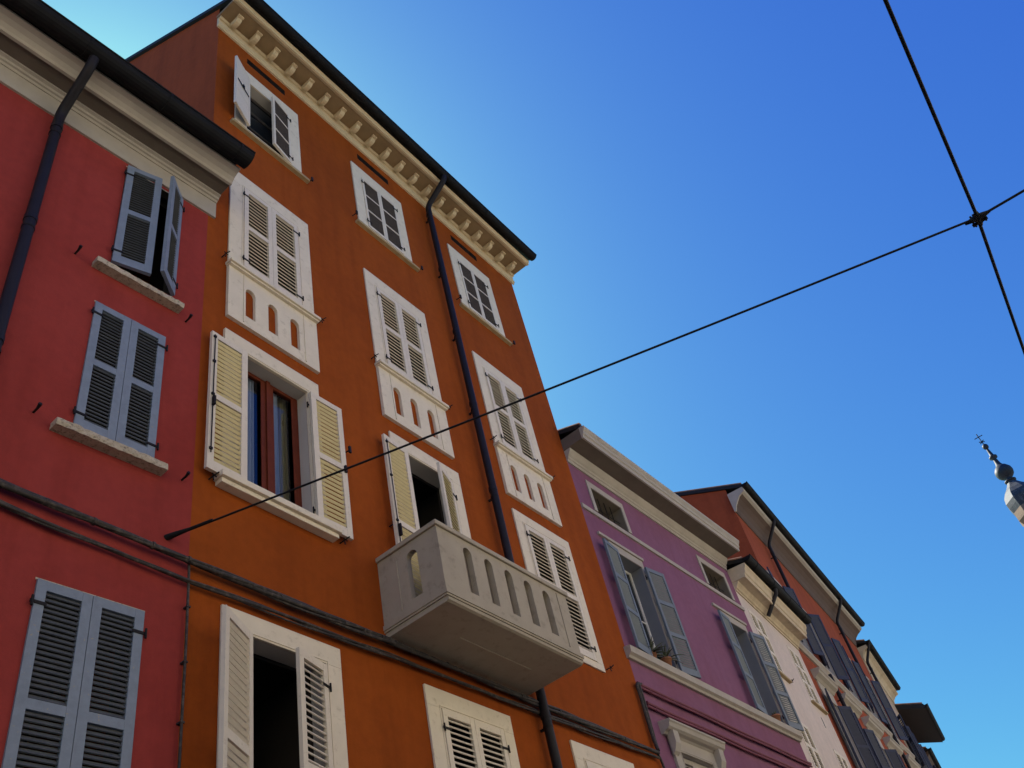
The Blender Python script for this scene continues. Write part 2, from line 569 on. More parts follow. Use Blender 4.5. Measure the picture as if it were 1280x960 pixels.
def surround(win, x0, x1, z0, z1, fl, fr, ft, fb=0., proud=.03, mat='trim', inner=True, back=.0):
    """flat painted frame round an opening"""
    b = MB().mat(mat)
    y0, y1 = -proud, .02
    b.box(x0 - fl, x1 + fr, y0, -.0005 + back, z1, z1 + ft)
    if fl:
        b.box(x0 - fl, x0, y0 + .0005, -.0005 + back, z0, z1)
    if fr:
        b.box(x1, x1 + fr, y0 + .0005, -.0005 + back, z0, z1)
    if fb:
        b.box(x0 - fl, x1 + fr, y0 + .001, -.0005 + back, z0 - fb, z0)
    if inner:                                                # thin inner fillet
        b.box(x0 - .035, x0 - .02, y0 - .008, y0, z0, z1 + .035)
        b.box(x1 + .02, x1 + .035, y0 - .008, y0, z0, z1 + .035)
        b.box(x0 - .02, x1 + .02, y0 - .008, y0, z1 + .02, z1 + .035)
    return b.build('surround', win, bevel=.004)

def sill(win, x0, x1, z0, z1, off, mat='sill', rough=0., name='sill'):
    b = MB().mat(mat)
    if not rough:
        b.box(x0, x1, -off, .02, z0, z1)
        return b.build(name, win, bevel=.008)
    n = 26
    vs, fs = [], []
    for i in range(n + 1):                                   # chipped front edge
        x = x0 + (x1 - x0) * i / n
        j = lambda k=1: random.uniform(-rough, rough) * k
        vs += [(x, .02, z0), (x, -off * .96 + j(), z0 + j(.4)), (x, -off + j(), z0 + (z1 - z0) * .5 + j()), (x, -off * .97 + j(1.2), z1 + j(.8)), (x, .02, z1)]
    for i in range(n):
        for k in range(5):
            a, c = i * 5 + k, i * 5 + (k + 1) % 5
            fs.append((a, c, c + 5, a + 5))
    b.add(vs, fs)
    b.add(vs[:5], [(4, 3, 2, 1, 0)])
    b.add(vs[-5:], [(0, 1, 2, 3, 4)])
    return b.build(name, win)

def dog(house, x, z, kind=0):
    """iron shutter catch standing out of the wall"""
    b = MB().mat('iron')
    if kind == 0:
        b.tube([(x, .01, z), (x, -.10, z - .01)], .010, 6)
        b.box(x - .018, x + .018, -.125, -.10, z - .06, z + .045)
    elif kind == 1:
        b.tube([(x, .01, z), (x, -.10, z), (x + .03, -.13, z + .03)], .009, 6)
        b.tube([(x, -.07, z), (x, -.08, z - .06)], .008, 6)
        b.tube([(x - .03, -.09, z + .012), (x + .03, -.09, z - .012)], .008, 6)
    else:
        b.tube([(x, .01, z), (x, -.07, z - .005), (x - .005, -.13, z + .008)], [.011, .013, .019], 7)
    return b.build('shutter_catch', house)

def arch_panel(b, x0, x1, z0, z1, y0, y1, slots, sw, sz0, sz1, axis='x'):
    """an upright panel pierced by round-headed slots (left edges in slots); axis 'y' swaps to a side panel"""
    n = 8
    def P(x, y, z):
        return (x, y, z) if axis == 'x' else (y, x, z)
    def quad(xa, xb, za, zb):
        for y, fl in ((y0, 0), (y1, 1)):
            q = [P(xa, y, za), P(xb, y, za), P(xb, y, zb), P(xa, y, zb)]
            b.add(q, [(0, 1, 2, 3) if not fl else (3, 2, 1, 0)])
    prev = x0
    for s in slots:
        quad(prev, s, z0, z1)
        quad(s, s + sw, z0, sz0)
        r_ = sw / 2
        za = sz1 - r_
        arc = [(s + r_ - r_ * math.cos(math.pi * k / n), za + r_ * math.sin(math.pi * k / n)) for k in range(n + 1)]
        for k in range(n):
            for y in (y0, y1):
                b.add([P(arc[k][0], y, arc[k][1]), P(arc[k + 1][0], y, arc[k + 1][1]), P(arc[k + 1][0], y, z1), P(arc[k][0], y, z1)], [(0, 1, 2, 3)])
        loop = [(s, sz0)] + arc + [(s + sw, sz0)]
        for k in range(len(loop)):
            p, q = loop[k], loop[(k + 1) % len(loop)]
            b.add([P(p[0], y0, p[1]), P(q[0], y0, q[1]), P(q[0], y1, q[1]), P(p[0], y1, p[1])], [(0, 1, 2, 3)])
        prev = s + sw
    quad(prev, x1, z0, z1)
    for xa, xb, za, zb in ((x0, x1, z0, z0), (x0, x1, z1, z1)):
        b.add([P(xa, y0, za), P(xb, y0, za), P(xb, y1, za), P(xa, y1, za)], [(0, 1, 2, 3)])
    for xa in (x0, x1):
        b.add([P(xa, y0, z0), P(xa, y1, z0), P(xa, y1, z1), P(xa, y0, z1)], [(0, 1, 2, 3)])
    return b

def downpipe(house, x, pts_top, z_bot, off=.10, r=.055, mat='pipe', cuffs=True, name='drainpipe'):
    b = MB().mat(mat)
    pts = []
    for o_, z in pts_top:
        pts.append((x, -o_, z))
    # rounded elbows
    out = [pts[0]]
    ends = pts + [(x, -off, z_bot)]
    for i in range(1, len(ends) - 1):
        p, c, q = Vector(ends[i - 1]), Vector(ends[i]), Vector(ends[i + 1])
        a = c + (p - c).normalized() * min(.12, (p - c).length * .45)
        d = c + (q - c).normalized() * min(.12, (q - c).length * .45)
        for k in range(5):
            t = k / 4
            out.append(tuple(a * (1 - t) ** 2 + c * 2 * t * (1 - t) + d * t * t))
    out.append(ends[-1])
    b.tube(out, r, 12)
    if cuffs:
        z = pts_top[-1][1] - .35
        while z > z_bot + .3:
            b.tube([(x, -off, z), (x, -off, z + .07)], r + .008, 12)
            b.mat('iron')
            b.box(x - .015, x + .015, -off, .01, z - .14, z - .11)
            b.tube([(x, -off, z - .14), (x, -off, z - .11)], r + .006, 12)
            b.mat(mat)
            z -= 1.9
    return b.build(name, house)

def slot_hole(x0, x1, z0, z1, d=.3):
    return (x0, x1, z0, z1, d)

# ------------------------------------------------------------------ street
def flat(name, x0, x1, y0, y1, z, m, thick=0.):
    b = MB().mat(m)
    if thick:
        b.box(x0, x1, y0, y1, z - thick, z)
    else:
        b.add([(x0, y0, z), (x1, y0, z), (x1, y1, z), (x0, y1, z)], [(0, 1, 2, 3)])
    return tag(b.build(name), kind='structure')
flat('ground', -900, 900, -900, 900, -.02, 'paving')
flat('road', -120, 160, -3.6, 4.4, -.012, 'asphalt')
flat('pavement', -120, 160, 4.4, 9.5, .12, 'paving', .13)
flat('pavement', -120, 160, -9.5, -3.6, .12, 'paving', .13)

# ------------------------------------------------------------------ red house (far left)
red = thing('town_house', (-1.470, 6.545, 0), R(-3.3))
tag(red, 'red plastered house with blue-grey louvred shutters and heavy black gutter at the left edge', 'house', 'houses along the shaded side of the street')
RW = [(4.79, 5.58, 10.76, 12.78), (4.70, 5.54, 8.15, 9.99), (4.64, 5.59, 4.30, 6.44),
      (1.30, 2.14, 10.76, 12.78), (1.25, 2.10, 8.15, 9.99), (1.20, 2.15, 4.30, 6.44)]
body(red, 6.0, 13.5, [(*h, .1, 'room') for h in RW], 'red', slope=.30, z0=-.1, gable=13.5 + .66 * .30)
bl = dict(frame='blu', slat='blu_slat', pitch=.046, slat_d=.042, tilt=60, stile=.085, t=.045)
for i, (x0, x1, z0, z1) in enumerate(RW):
    w = window(red, x0, x1, z0, z1, depth=.16, casement=False)
    shutters(w, x0, x1, z0, z1, bl, lo=13 if i == 0 else 0, ro=38 if i == 0 else 0, y=.0 if i else -.02, rw=.38 if i == 0 else None, lw=.44 if i == 0 else None)
    if i % 3 < 2:
        sill(w, x0 - .2, x1 + .1, z0 - .24 if i % 3 == 0 else z0 - .145, z0 - .165 if i % 3 == 0 else z0 - .065, .12, rough=.006)
    # rubbed edge of plaster round the opening
    e = MB().mat('sill')
    e.box(x0 - .012, x1 + .012, -.004, .0, z1, z1 + .02)
    e.build('lintel_edge', w)
for x, z in ((4.33, 8.13), (5.87, 8.07), (4.39, 10.58), (5.78, 10.45)):
    dog(red, x, z, 2)
c = MB().mat('grey_corn')
x0, x1 = -.1, 6.10
c.extr([(0, 12.86), (.03, 12.86), (.03, 13.20), (0, 13.20)], x0, x1)
c.extr([(0, 13.20), (.045, 13.20), (.06, 13.23), (.085, 13.235), (.095, 13.27), (.13, 13.28), (.13, 13.31), (0, 13.31)], x0, x1)
c.extr([(.345, 13.305), (.345, 13.275), (.385, 13.275), (.40, 13.32), (.44, 13.37), (.50, 13.405), (.57, 13.42), (.57, 13.46), (.345, 13.46)], x0, x1)
co = c.build('cornice', red)
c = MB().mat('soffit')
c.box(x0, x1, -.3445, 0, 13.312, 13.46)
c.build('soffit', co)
roof(red, 6.0, 13.50, .66, 9., .30, over=.05, over_l=.05)
gutter(red, -.1, 6.12, .73, 13.50, r=.145, bands=1.1)
downpipe(red, 3.83, [(.72, 13.36), (.66, 13.20), (.11, 12.80)], .2, off=.11, r=.062)

# ------------------------------------------------------------------ tall orange house
OX = 4.52
org = thing('town_house', (OX, 6.2, 0), 0)
tag(org, 'tall orange five-storey house with off-white window frames, bracketed cornice and a projecting balcony', 'house', 'houses along the shaded side of the street')
def ox(*a):
    return [q - OX for q in a]
CX = [5.63 - OX, 8.44 - OX, 11.34 - OX]
holes = []
for i, cx in enumerate(CX):
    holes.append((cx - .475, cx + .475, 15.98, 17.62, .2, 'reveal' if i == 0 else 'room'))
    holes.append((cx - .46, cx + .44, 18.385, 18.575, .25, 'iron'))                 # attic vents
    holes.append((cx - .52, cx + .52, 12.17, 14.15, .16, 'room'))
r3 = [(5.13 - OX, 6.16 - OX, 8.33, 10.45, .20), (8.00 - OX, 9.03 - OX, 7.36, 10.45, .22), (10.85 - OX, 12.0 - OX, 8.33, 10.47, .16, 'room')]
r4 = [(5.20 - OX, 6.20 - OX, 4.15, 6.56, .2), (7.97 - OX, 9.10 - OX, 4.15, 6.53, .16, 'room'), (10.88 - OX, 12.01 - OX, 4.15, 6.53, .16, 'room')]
body(org, 13.2 - OX, 19.08, holes + r3 + r4, 'orange', depth=9., slope=.72, z0=-.1, sidemat='orange_side', gable=19.20 + .62 * .72)
wl = dict(frame='wht', slat='wht')
# attic row
for i, cx in enumerate(CX):
    w = window(org, cx - .475, cx + .475, 15.98, 17.62, depth=.17, bars=(0, 3) if i == 0 else (1, 2), frame='panel' if i == 0 else 'case')
    surround(w, cx - .475, cx + .475, 15.98, 17.62, .24, .24, .36, .11, inner=False)
    shutters(w, cx - .475, cx + .475, 15.98, 17.62, dict(frame='wht', rails=(.333, .667), panel='panel', stile=.048, bar=(i == 0)), lo=158 if i == 0 else 0, ro=11 if i == 0 else 0)
    sill(w, cx - .80, cx + .86, 15.80, 15.865, .075, 'ochre_sill')
    dog(org, cx + .87, 15.85, 0)
    if i:
        dog(org, cx - .86, 15.95, 0)
    v = MB().mat('iron')
    v.box(cx - .459, cx + .439, .012, .06, 18.386, 18.574)
    for k in range(5):
        v.box(cx - .459, cx + .439, .002, .012, 18.40 + k * .034, 18.41 + k * .034)
    v.build('attic_vent', org)
# third row up: shutters over a false parapet
for i, cx in enumerate(CX):
    w = window(org, cx - .52, cx + .52, 12.17, 14.15, depth=.15, casement=False)
    surround(w, cx - .52, cx + .52, 12.07, 14.15, .25, .25, .32, 0)
    shutters(w, cx - .52, cx + .52, 12.17, 14.15, dict(wl, tilt=61, slat_t=.015, pitch=.080))
    s_ = MB().mat('trim')
    s_.box(cx - .80, cx + .80, -.13, 0, 12.025, 12.075)
    s_.box(cx - .785, cx + .785, -.10, 0, 11.995, 12.025)
    s_.build('sill', w, bevel=.005)
    p = MB().mat('trim')
    arch_panel(p, cx - .775, cx + .775, 10.98, 11.995, -.05, -.001, [cx - .495, cx - .115, cx + .275], .16, 11.17, 11.75)
    p.box(cx + .52, cx + .535, -.062, -.05, 11.02, 11.99)
    p.box(cx - .535, cx - .52, -.062, -.05, 11.02, 11.99)
    p.build('false_parapet', w)
    dog(org, cx - .86, 12.13, 1)
    dog(org, cx + .87, 12.13, 1)
# second row: open window with curtains
cr = dict(frame='wht', slat='crm', stile=.085)
a, b_ = r3[0][0], r3[0][1]
w = window(org, a, b_, 8.33, 10.45, depth=.17, frame='wood', pane='glass_clear', bars=(1, 1), room=1.6)
f = MB().mat('wood')
cxm = (a + b_) / 2
f.box(cxm - .10, cxm + .10, .145, .16, 8.39, 10.39)
f.box(cxm - .03, cxm + .03, .12, .145, 8.35, 10.43)
for q in (a + .055, b_ - .115):
    f.box(q, q + .06, .145, .16, 8.39, 10.39)
f.build('sash', w, bevel=.004)
for (xa, xb, m) in ((a + .04, cxm - .11, 'curt'), (cxm + .06, cxm + .26, 'curt'), (cxm + .24, b_ - .05, 'curt_y')):
    cu = MB().mat(m)
    n = 40
    vs = []
    for i in range(n + 1):
        x = xa + (xb - xa) * i / n
        y = .255 + .022 * math.sin(i * 1.15) + (.06 if m == 'curt_y' else 0)
        vs += [(x, y, 8.3), (x + .01 * math.sin(i), y, 10.5)]
    cu.add(vs, [(2 * i, 2 * i + 2, 2 * i + 3, 2 * i + 1) for i in range(n)], True)
    cu.build('curtain', w)
surround(w, a, b_, 8.33, 10.45, .30, .20, .26, 0, proud=.045)
s_ = MB().mat('trim')
s_.box(a - .36, b_ + .32, -.15, .15, 8.25, 8.33)
s_.box(a - .34, b_ + .30, -.11, 0, 8.19, 8.25)
s_.build('sill', w, bevel=.006)
shutters(w, a, b_, 8.28, 10.42, cr, lo=179, ro=179, lw=.535, rw=.535, bolts=True)
for xx in (a - .42, b_ + .42):
    dog(org, xx, 8.24, 1)
dog(org, b_ + .62, 9.75, 0)
# balcony door
a, b_ = r3[1][0], r3[1][1]
w = window(org, a, b_, 7.36, 10.45, depth=.20, casement=False, room=3.)
surround(w, a, b_, 7.36, 10.45, .26, .23, .26, 0)
shutters(w, a, b_, 7.40, 10.42, cr, lo=176, ro=19, lw=.53, rw=.53, bolts=True)
dog(org, a - .5, 8.9, 1)
# right-hand window
a, b_ = r3[2][0], r3[2][1]
w = window(org, a, b_, 8.33, 10.47, depth=.15, casement=False)
surround(w, a, b_, 8.33, 10.47, .24, .20, .22, .12)
shutters(w, a, b_, 8.33, 10.47, dict(wl, tilt=52, slat_t=.014, pitch=.074))
dog(org, b_ + .3, 8.3, 1)
# lowest row in view
a, b_ = r4[0][0], r4[0][1]
w = window(org, a, b_, 4.15, 6.56, depth=.19, room=3., casement=False)
surround(w, a, b_, 4.15, 6.56, .30, .22, .23, .12)
shutters(w, a, b_, 4.15, 6.53, wl, lo=154, ro=14, lw=.58, rw=.50)
for a, b_ in (r4[1][:2], r4[2][:2]):
    w = window(org, a, b_, 4.15, 6.53, depth=.15, casement=False)
    surround(w, a, b_, 4.15, 6.53, .24, .22, .24, .12)
    shutters(w, a, b_, 4.15, 6.53, wl)
# balcony
by = .97
x0, x1 = ox(7.17, 9.86)
bal = MB().mat('balc')
bal.box(x0, x1, -by, 0, 7.27, 7.33)
bal.box(x0 + .012, x1 - .012, -by + .012, 0, 7.245, 7.27)
bal.extr([(0, 7.18), (by - .05, 7.18), (by - .02, 7.195), (by - .012, 7.225), (by - .03, 7.245), (0, 7.245)], x0 + .03, x1 - .03)
bal.box(x0 + .75, x1 - .55, -.50, -.47, 7.17, 7.18)
bo = bal.build('balcony', org)
p = MB().mat('balc')
arch_panel(p, x0 + .02, x1 - .02, 7.33, 8.20, -by + .02, -by + .10, [q - OX for q in (7.65, 8.05, 8.45, 8.85, 9.25)], .155, 7.45, 8.10)
p.box(x1 - .262, x1 - .25, -by + .008, -by + .02, 7.36, 8.17)
p.build('front_parapet', bo)
p = MB().mat('screen')
p.box(x0 + .12, x1 - .12, -by + .102, -by + .112, 7.40, 8.15)
p.build('screen_panel', bo)
for k, xx in enumerate((x0 + .02, x1 - .10)):
    p = MB().mat('balc')
    arch_panel(p, -by + .10, -.001, 7.33, 8.20, xx, xx + .08, [-.62], .17, 7.45, 8.08, axis='y')
    p.box(xx - .010 if k == 0 else xx + .08, xx if k == 0 else xx + .09, -.30, -.28, 7.40, 8.10)
    p.build('side_parapet', bo)
p = MB().mat('balc')
p.box(x0 - .01, x1 + .01, -by - .01, -by + .13, 8.20, 8.265)
for xx in (x0 - .01, x1 - .13):
    p.box(xx, xx + .14, -by + .13, 0, 8.2005, 8.2645)
p.build('coping', bo, bevel=.008)
# cornice with brackets
c = MB().mat('corn')
x0, x1 = -.04, 13.2 - OX + .06
c.extr([(0, 18.80), (.035, 18.80), (.035, 18.83), (.06, 18.845), (.06, 18.90), (.045, 18.91), (.045, 19.06), (0, 19.06)], x0, x1)
c.extr([(0, 19.06), (.08, 19.06), (.10, 19.09), (.10, 19.12), (0, 19.12)], x0, x1)
c.extr([(.46, 19.12), (.50, 19.12), (.50, 19.095), (.545, 19.095), (.555, 19.15), (.58, 19.17), (.58, 19.20), (.46, 19.205)], x0 - .02, x1 + .02)
co = c.build('cornice', org)
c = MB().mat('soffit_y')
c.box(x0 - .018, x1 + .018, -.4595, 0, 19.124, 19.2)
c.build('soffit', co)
n = 20
for i in range(n):
    xc = .22 + (13.2 - OX - .44) * i / (n - 1)
    k = MB().mat('corn')
    prof = [(.1005, 19.1235), (.31, 19.1235), (.31, 19.07), (.30, 19.03), (.265, 18.998), (.215, 18.985), (.16, 18.99), (.1005, 19.012)]
    k.extr(prof, xc - .05, xc + .05)
    k.box(xc - .06, xc + .06, -.365, -.31, 19.078, 19.1232)
    k.build('bracket', co, bevel=.008)
roof(org, 13.2 - OX, 19.20, .62, 9., .72, thick=.12, over=.08, over_l=.06)
gutter(org, -.1, 13.2 - OX + .12, .70, 19.27, r=.10, bands=1.3)
downpipe(org, 10.0 - OX, [(.70, 19.18), (.68, 19.05), (.13, 18.62)], .2, off=.12, r=.062)

# ------------------------------------------------------------------ pink house
pnk = thing('town_house', (13.2, 6.2, 0), R(-1))
tag(pnk, 'mauve pink house with slate shutters, small attic openings and a thick grey cornice', 'house', 'houses along the shaded side of the street')
PA = [(.62, 1.73, 12.13, 12.75), (5.06, 6.18, 12.13, 12.75)]
PW = [(.75, 1.74, 8.97, 11.28), (5.16, 6.16, 8.97, 11.28)]
P3 = [(.72, 1.78, 5.2, 7.30), (5.12, 6.18, 5.2, 7.30)]
body(pnk, 6.65, 13.6, [(*h, .4, 'screen') for h in PA] + [(*h, .34, 'slate_reveal') for h in PW] + [(*h, .15) for h in P3], 'pink', slope=.34, z0=-.1, sidemat='grey_side', gable=13.69 + .5 * .34)
for x0, x1, z0, z1 in PA:
    w = window(pnk, x0, x1, z0, z1, depth=.36, casement=False, room=1.4)
    surround(w, x0, x1, z0, z1, .11, .11, .15, .0, proud=.025, mat='grey_corn', inner=False)
    g = MB().mat('iron')
    for k in range(4):
        xx = x0 + (x1 - x0) * (k + 1) / 5
        g.tube([(xx, .12, z0), (xx, .12, z1)], .009, 6)
    g.tube([(x0, .12, z0 + .3), (x1, .12, z0 + .3)], .008, 6)
    g.build('grille', w)
c = MB().mat('grey_corn')
c.extr([(0, 11.97), (.035, 11.97), (.04, 12.0), (.04, 12.06), (.02, 12.085), (0, 12.085)], .02, 6.63)
c.build('string_course', pnk)
ps = dict(frame='pnk_sh', slat='pnk_sh', rails=(.33, .67), pitch=.05, slat_d=.031, stile=.06)
for x0, x1, z0, z1 in PW:
    w = window(pnk, x0, x1, z0, z1, depth=.26, frame='case', bars=(1, 2))
    surround(w, x0, x1, z0, z1, .10, .10, .17, 0, proud=.02, mat='grey_corn', inner=False)
    l = MB().mat('grey_corn')
    l.box(x0 - .44, x1 + .14, -.05, 0, 11.455, 11.52)
    l.build('lintel', w, bevel=.006)
    shutters(w, x0, x1, 8.97, 11.24, ps, lo=174, ro=172, lw=.56, rw=.56)
c = MB().mat('grey_corn')
c.extr([(0, 8.76), (.05, 8.76), (.07, 8.80), (.12, 8.83), (.13, 8.95), (.06, 8.965), (0, 8.968)], -.06, 6.63)
c.build('sill_course', pnk)
for x0, x1, z0, z1 in P3:
    w = window(pnk, x0, x1, z0, z1, depth=.14)
    surround(w, x0, x1, z0, z1, .24, .24, .22, .0, proud=.05, mat='grey_corn')
    h = MB().mat('grey_corn')
    h.extr([(.0, 7.52), (.05, 7.52), (.08, 7.55), (.14, 7.57), (.18, 7.60), (.20, 7.66), (.22, 7.68), (.22, 7.71), (0, 7.74)], x0 - .40, x1 + .40)
    h.box(x0 - .24, x1 + .24, -.03, -.0005, 7.40, 7.52)
    for xx in (x0 - .30, x1 + .14):
        h.extr([(.05, 7.20), (.10, 7.24), (.16, 7.36), (.17, 7.56), (.05, 7.56)], xx, xx + .16)
    h.build('hood', w)
    shutters(w, x0, x1, 5.2, 7.28, dict(frame='grey_corn', slat='grey_corn'), y=.06)
c = MB().mat('grey_corn')
c.extr([(0, 13.10), (.03, 13.10), (.03, 13.17), (.055, 13.19), (.055, 13.24), (.09, 13.27), (.13, 13.33), (.15, 13.39), (0, 13.39)], 0, 6.60)
c.extr([(.47, 13.40), (.48, 13.40), (.505, 13.40), (.515, 13.48), (.54, 13.50), (.545, 13.56), (.575, 13.60), (.59, 13.63), (.59, 13.67), (.47, 13.68)], -.01, 6.62)
co = c.build('cornice', pnk)
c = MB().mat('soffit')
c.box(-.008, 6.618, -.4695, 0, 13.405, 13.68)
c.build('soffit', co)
roof(pnk, 6.65, 13.69, .50, 9., .34, thick=.10, over=-.02, over_l=-.02)

# ------------------------------------------------------------------ narrow white house
wt = thing('town_house', (19.849, 6.084, 0), R(5))
tag(wt, 'narrow pinkish white house with cream cornice between the mauve house and the brick-orange one', 'house', 'houses along the shaded side of the street')
WW = [(.46, 1.36, 10.70, 12.25), (3.18, 4.08, 10.70, 12.25), (.46, 1.36, 7.7, 9.50), (3.18, 4.08, 7.7, 9.45)]
body(wt, 4.5, 13.1, [(*h, .14, 'room') for h in WW] + [(3.43, 3.53, 10.06, 10.34, .2)], 'white', slope=.3, z0=-.1, gable=13.15 + .48 * .3)
for x0, x1, z0, z1 in WW:
    w = window(wt, x0, x1, z0, z1, depth=.13, casement=False)
    shutters(w, x0, x1, z0, z1, dict(frame='wht', slat='wht', rails=(.33, .67), pitch=.06, slat_d=.034, tilt=57, slat_t=.012, iron=False), y=.01)
    sill(w, x0 - .08, x1 + .16, z0 - .09, z0 - .03, .08, 'ochre_sill')
    dog(wt, x1 + .2, z0 - .02, 1)
c = MB().mat('ochre')
c.extr([(0, 12.55), (.03, 12.55), (.03, 12.62), (.06, 12.63), (.08, 12.68), (.13, 12.73), (.15, 12.78), (0, 12.78)], .02, 4.48)
c.extr([(0, 12.78), (.33, 12.785), (.33, 12.76), (.36, 12.76), (.37, 12.86), (.40, 12.88), (.42, 12.98), (.46, 13.04), (.47, 13.12), (0, 13.14)], .0, 4.5)
c.build('cornice', wt)
roof(wt, 4.5, 13.15, .48, 9., .3, thick=.1, over=-.02, over_l=-.02)
gutter(wt, -.02, 4.55, .56, 13.24, r=.115, bands=1.2)
st = MB().mat('pipe')
st.tube([(1.9, -.56, 13.13), (1.9, -.53, 13.0), (1.9, -.12, 12.55)], .055, 10)
st.build('drainpipe', wt)

# ------------------------------------------------------------------ far brick-orange house
o2 = thing('town_house', (24.332, 6.476, 0), R(5.3))
tag(o2, 'brick-orange house further along with rows of open navy shutters and a brown eave', 'house', 'houses along the shaded side of the street')
oc = [1.25, 3.65, 6.05, 8.45, 10.85]
OU = [(q - .5, q + .5, 13.05, 15.35) for q in oc]
OL = [(q - .5, q + .5, 9.1, 11.45) for q in oc]
body(o2, 12.75, 17.65, [(*h, .2) for h in OU + OL], 'orange2', slope=.42, z0=-.1, depth=10., gable=17.97 + .55 * .42)
nv = dict(frame='drk_sh', slat='drk_sh', pitch=.075, slat_d=.078, stile=.06, tilt=66, iron=False)
for i, (x0, x1, z0, z1) in enumerate(OU + OL):
    w = window(o2, x0, x1, z0, z1, depth=.18)
    shutters(w, x0, x1, z0, z1, nv, lo=(174, 170, 176, 168, 174)[i] if i < 5 else (168, 160, 170, 158, 165)[i % 5], ro=(160, 150, 165, 172, 158)[i] if i < 5 else (150, 162, 148, 166, 155)[i % 5], lw=.49, rw=.49)
    if i >= 5:
        h = MB().mat('grey_corn')
        h.extr([(0, 11.86), (.04, 11.86), (.10, 11.92), (.20, 11.97), (.22, 12.03), (.26, 12.06), (.26, 12.10), (0, 12.13)], x0 - .34, x1 + .34)
        h.box(x0 - .18, x1 + .18, -.03, -.0005, 11.6, 11.86)
        h.build('hood', w)
        surround(w, x0, x1, z0, z1, .14, .14, .15, .1, proud=.04, mat='grey_corn', inner=False)
    else:
        surround(w, x0, x1, z0, z1, .12, .12, .12, 0, proud=.03, mat='grey_corn', inner=False)
c = MB().mat('grey_corn')
c.extr([(0, 12.66), (.05, 12.66), (.08, 12.70), (.12, 12.74), (.12, 12.80), (0, 12.84)], .02, 12.73)
c.build('string_course', o2)
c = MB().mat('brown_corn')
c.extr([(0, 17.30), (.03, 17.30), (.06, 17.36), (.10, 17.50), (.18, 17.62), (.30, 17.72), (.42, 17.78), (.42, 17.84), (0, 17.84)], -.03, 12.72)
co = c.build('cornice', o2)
c = MB().mat('grey_corn')
c.extr([(.42, 17.80), (.50, 17.83), (.53, 17.88), (.53, 17.95), (.0, 17.96), (.0, 17.841), (.42, 17.841)], -.04, 12.73)
c.extr([(0, 17.28), (.05, 17.28), (.12, 17.45), (.32, 17.70), (.52, 17.80), (.52, 17.95), (0, 17.95)], -.11, -.045)
c.build('cornice_edge', o2)
roof(o2, 12.75, 17.97, .55, 10., .42, thick=.12, over=.05, over_l=.05)
gutter(o2, -.1, 12.78, .62, 18.04, r=.10, bands=1.5)
downpipe(o2, 2.45, [(.62, 17.95), (.60, 17.85), (.12, 17.2)], 12.9, off=.12, r=.055)
downpipe(o2, 9.7, [(.62, 17.95), (.60, 17.85), (.12, 17.2)], .2, off=.12, r=.055)
downpipe(o2, 2.45, [(.12, 12.6), (.12, 12.3)], .2, off=.12, r=.055)

# ------------------------------------------------------------------ cream house beyond
cr_h = thing('town_house', (37.177, 7.668, 0), R(8.5))
tag(cr_h, 'cream house with a dark gutter next beyond the brick-orange house', 'house', 'houses along the shaded side of the street')
CW = [(1.0, 1.9, 12.6, 14.6), (3.6, 4.5, 12.6, 14.6), (1.0, 1.9, 9.2, 11.3), (3.6, 4.5, 9.2, 11.3)]
body(cr_h, 6.0, 17.2, [(*h, .15) for h in CW], 'cream', slope=.36, z0=-.1, gable=17.34 + .42 * .36)
for x0, x1, z0, z1 in CW:
    w = window(cr_h, x0, x1, z0, z1, depth=.14)
    shutters(w, x0, x1, z0, z1, nv, lo=150, ro=150)
c = MB().mat('ochre')
c.extr([(0, 16.85), (.04, 16.85), (.08, 17.0), (.20, 17.12), (.36, 17.18), (.36, 17.30), (0, 17.31)], .0, 6.0)
c.build('cornice', cr_h)
roof(cr_h, 6.0, 17.34, .42, 9., .36, thick=.1, over=.03, over_l=.03)
gutter(cr_h, -.03, 6.03, .48, 17.42, r=.09)
downpipe(cr_h, .12, [(.46, 17.34), (.44, 17.26), (.10, 16.7)], .2, off=.10, r=.055)

# ------------------------------------------------------------------ house with the wide dark eave
ev = thing('town_house', (43.12, 8.56, 0), R(10.1))
tag(ev, 'distant dull pink house under a wide dark overhanging eave', 'house', 'houses along the shaded side of the street')
EW = [(1.0, 1.9, 12.4, 14.2), (3.2, 4.1, 12.4, 14.2), (1.0, 1.9, 9.0, 10.9), (3.2, 4.1, 9.0, 10.9)]
body(ev, 5.1, 16.6, [(*h, .15) for h in EW], 'rose', slope=.34, z0=-.1, depth=8., gable=16.22 + 1.12 * .34)
for x0, x1, z0, z1 in EW:
    w = window(ev, x0, x1, z0, z1, depth=.14)
    shutters(w, x0, x1, z0, z1, nv, lo=140, ro=140)
roof(ev, 5.1, 16.22, 1.12, 8., .34, thick=.2, over=.02, over_l=.05)
gutter(ev, -.05, 5.15, 1.18, 16.36, r=.09)
# ------------------------------------------------------------------ last house in view
ls = thing('town_house', (48.2, 9.48, 0), R(10.5))
tag(ls, 'last and smallest sliver of a low brown house beyond the wide dark eave', 'house', 'houses along the shaded side of the street')
body(ls, 8.0, 16.0, [(1.2, 2.1, 13.0, 14.8, .15), (4.4, 5.3, 13.0, 14.8, .15)], 'rose', slope=.34, z0=-.1, gable=16.12 + .36 * .34)
for x0, x1 in ((1.2, 2.1), (4.4, 5.3)):
    w = window(ls, x0, x1, 13.0, 14.8, depth=.14)
    shutters(w, x0, x1, 13.0, 14.8, nv, lo=120, ro=120)
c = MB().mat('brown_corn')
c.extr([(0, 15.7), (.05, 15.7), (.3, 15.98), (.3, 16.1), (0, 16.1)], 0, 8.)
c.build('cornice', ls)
roof(ls, 8., 16.12, .36, 9., .34, thick=.12, over=.05, over_l=.05)
gutter(ls, -.03, 8.03, .42, 16.2, r=.09)

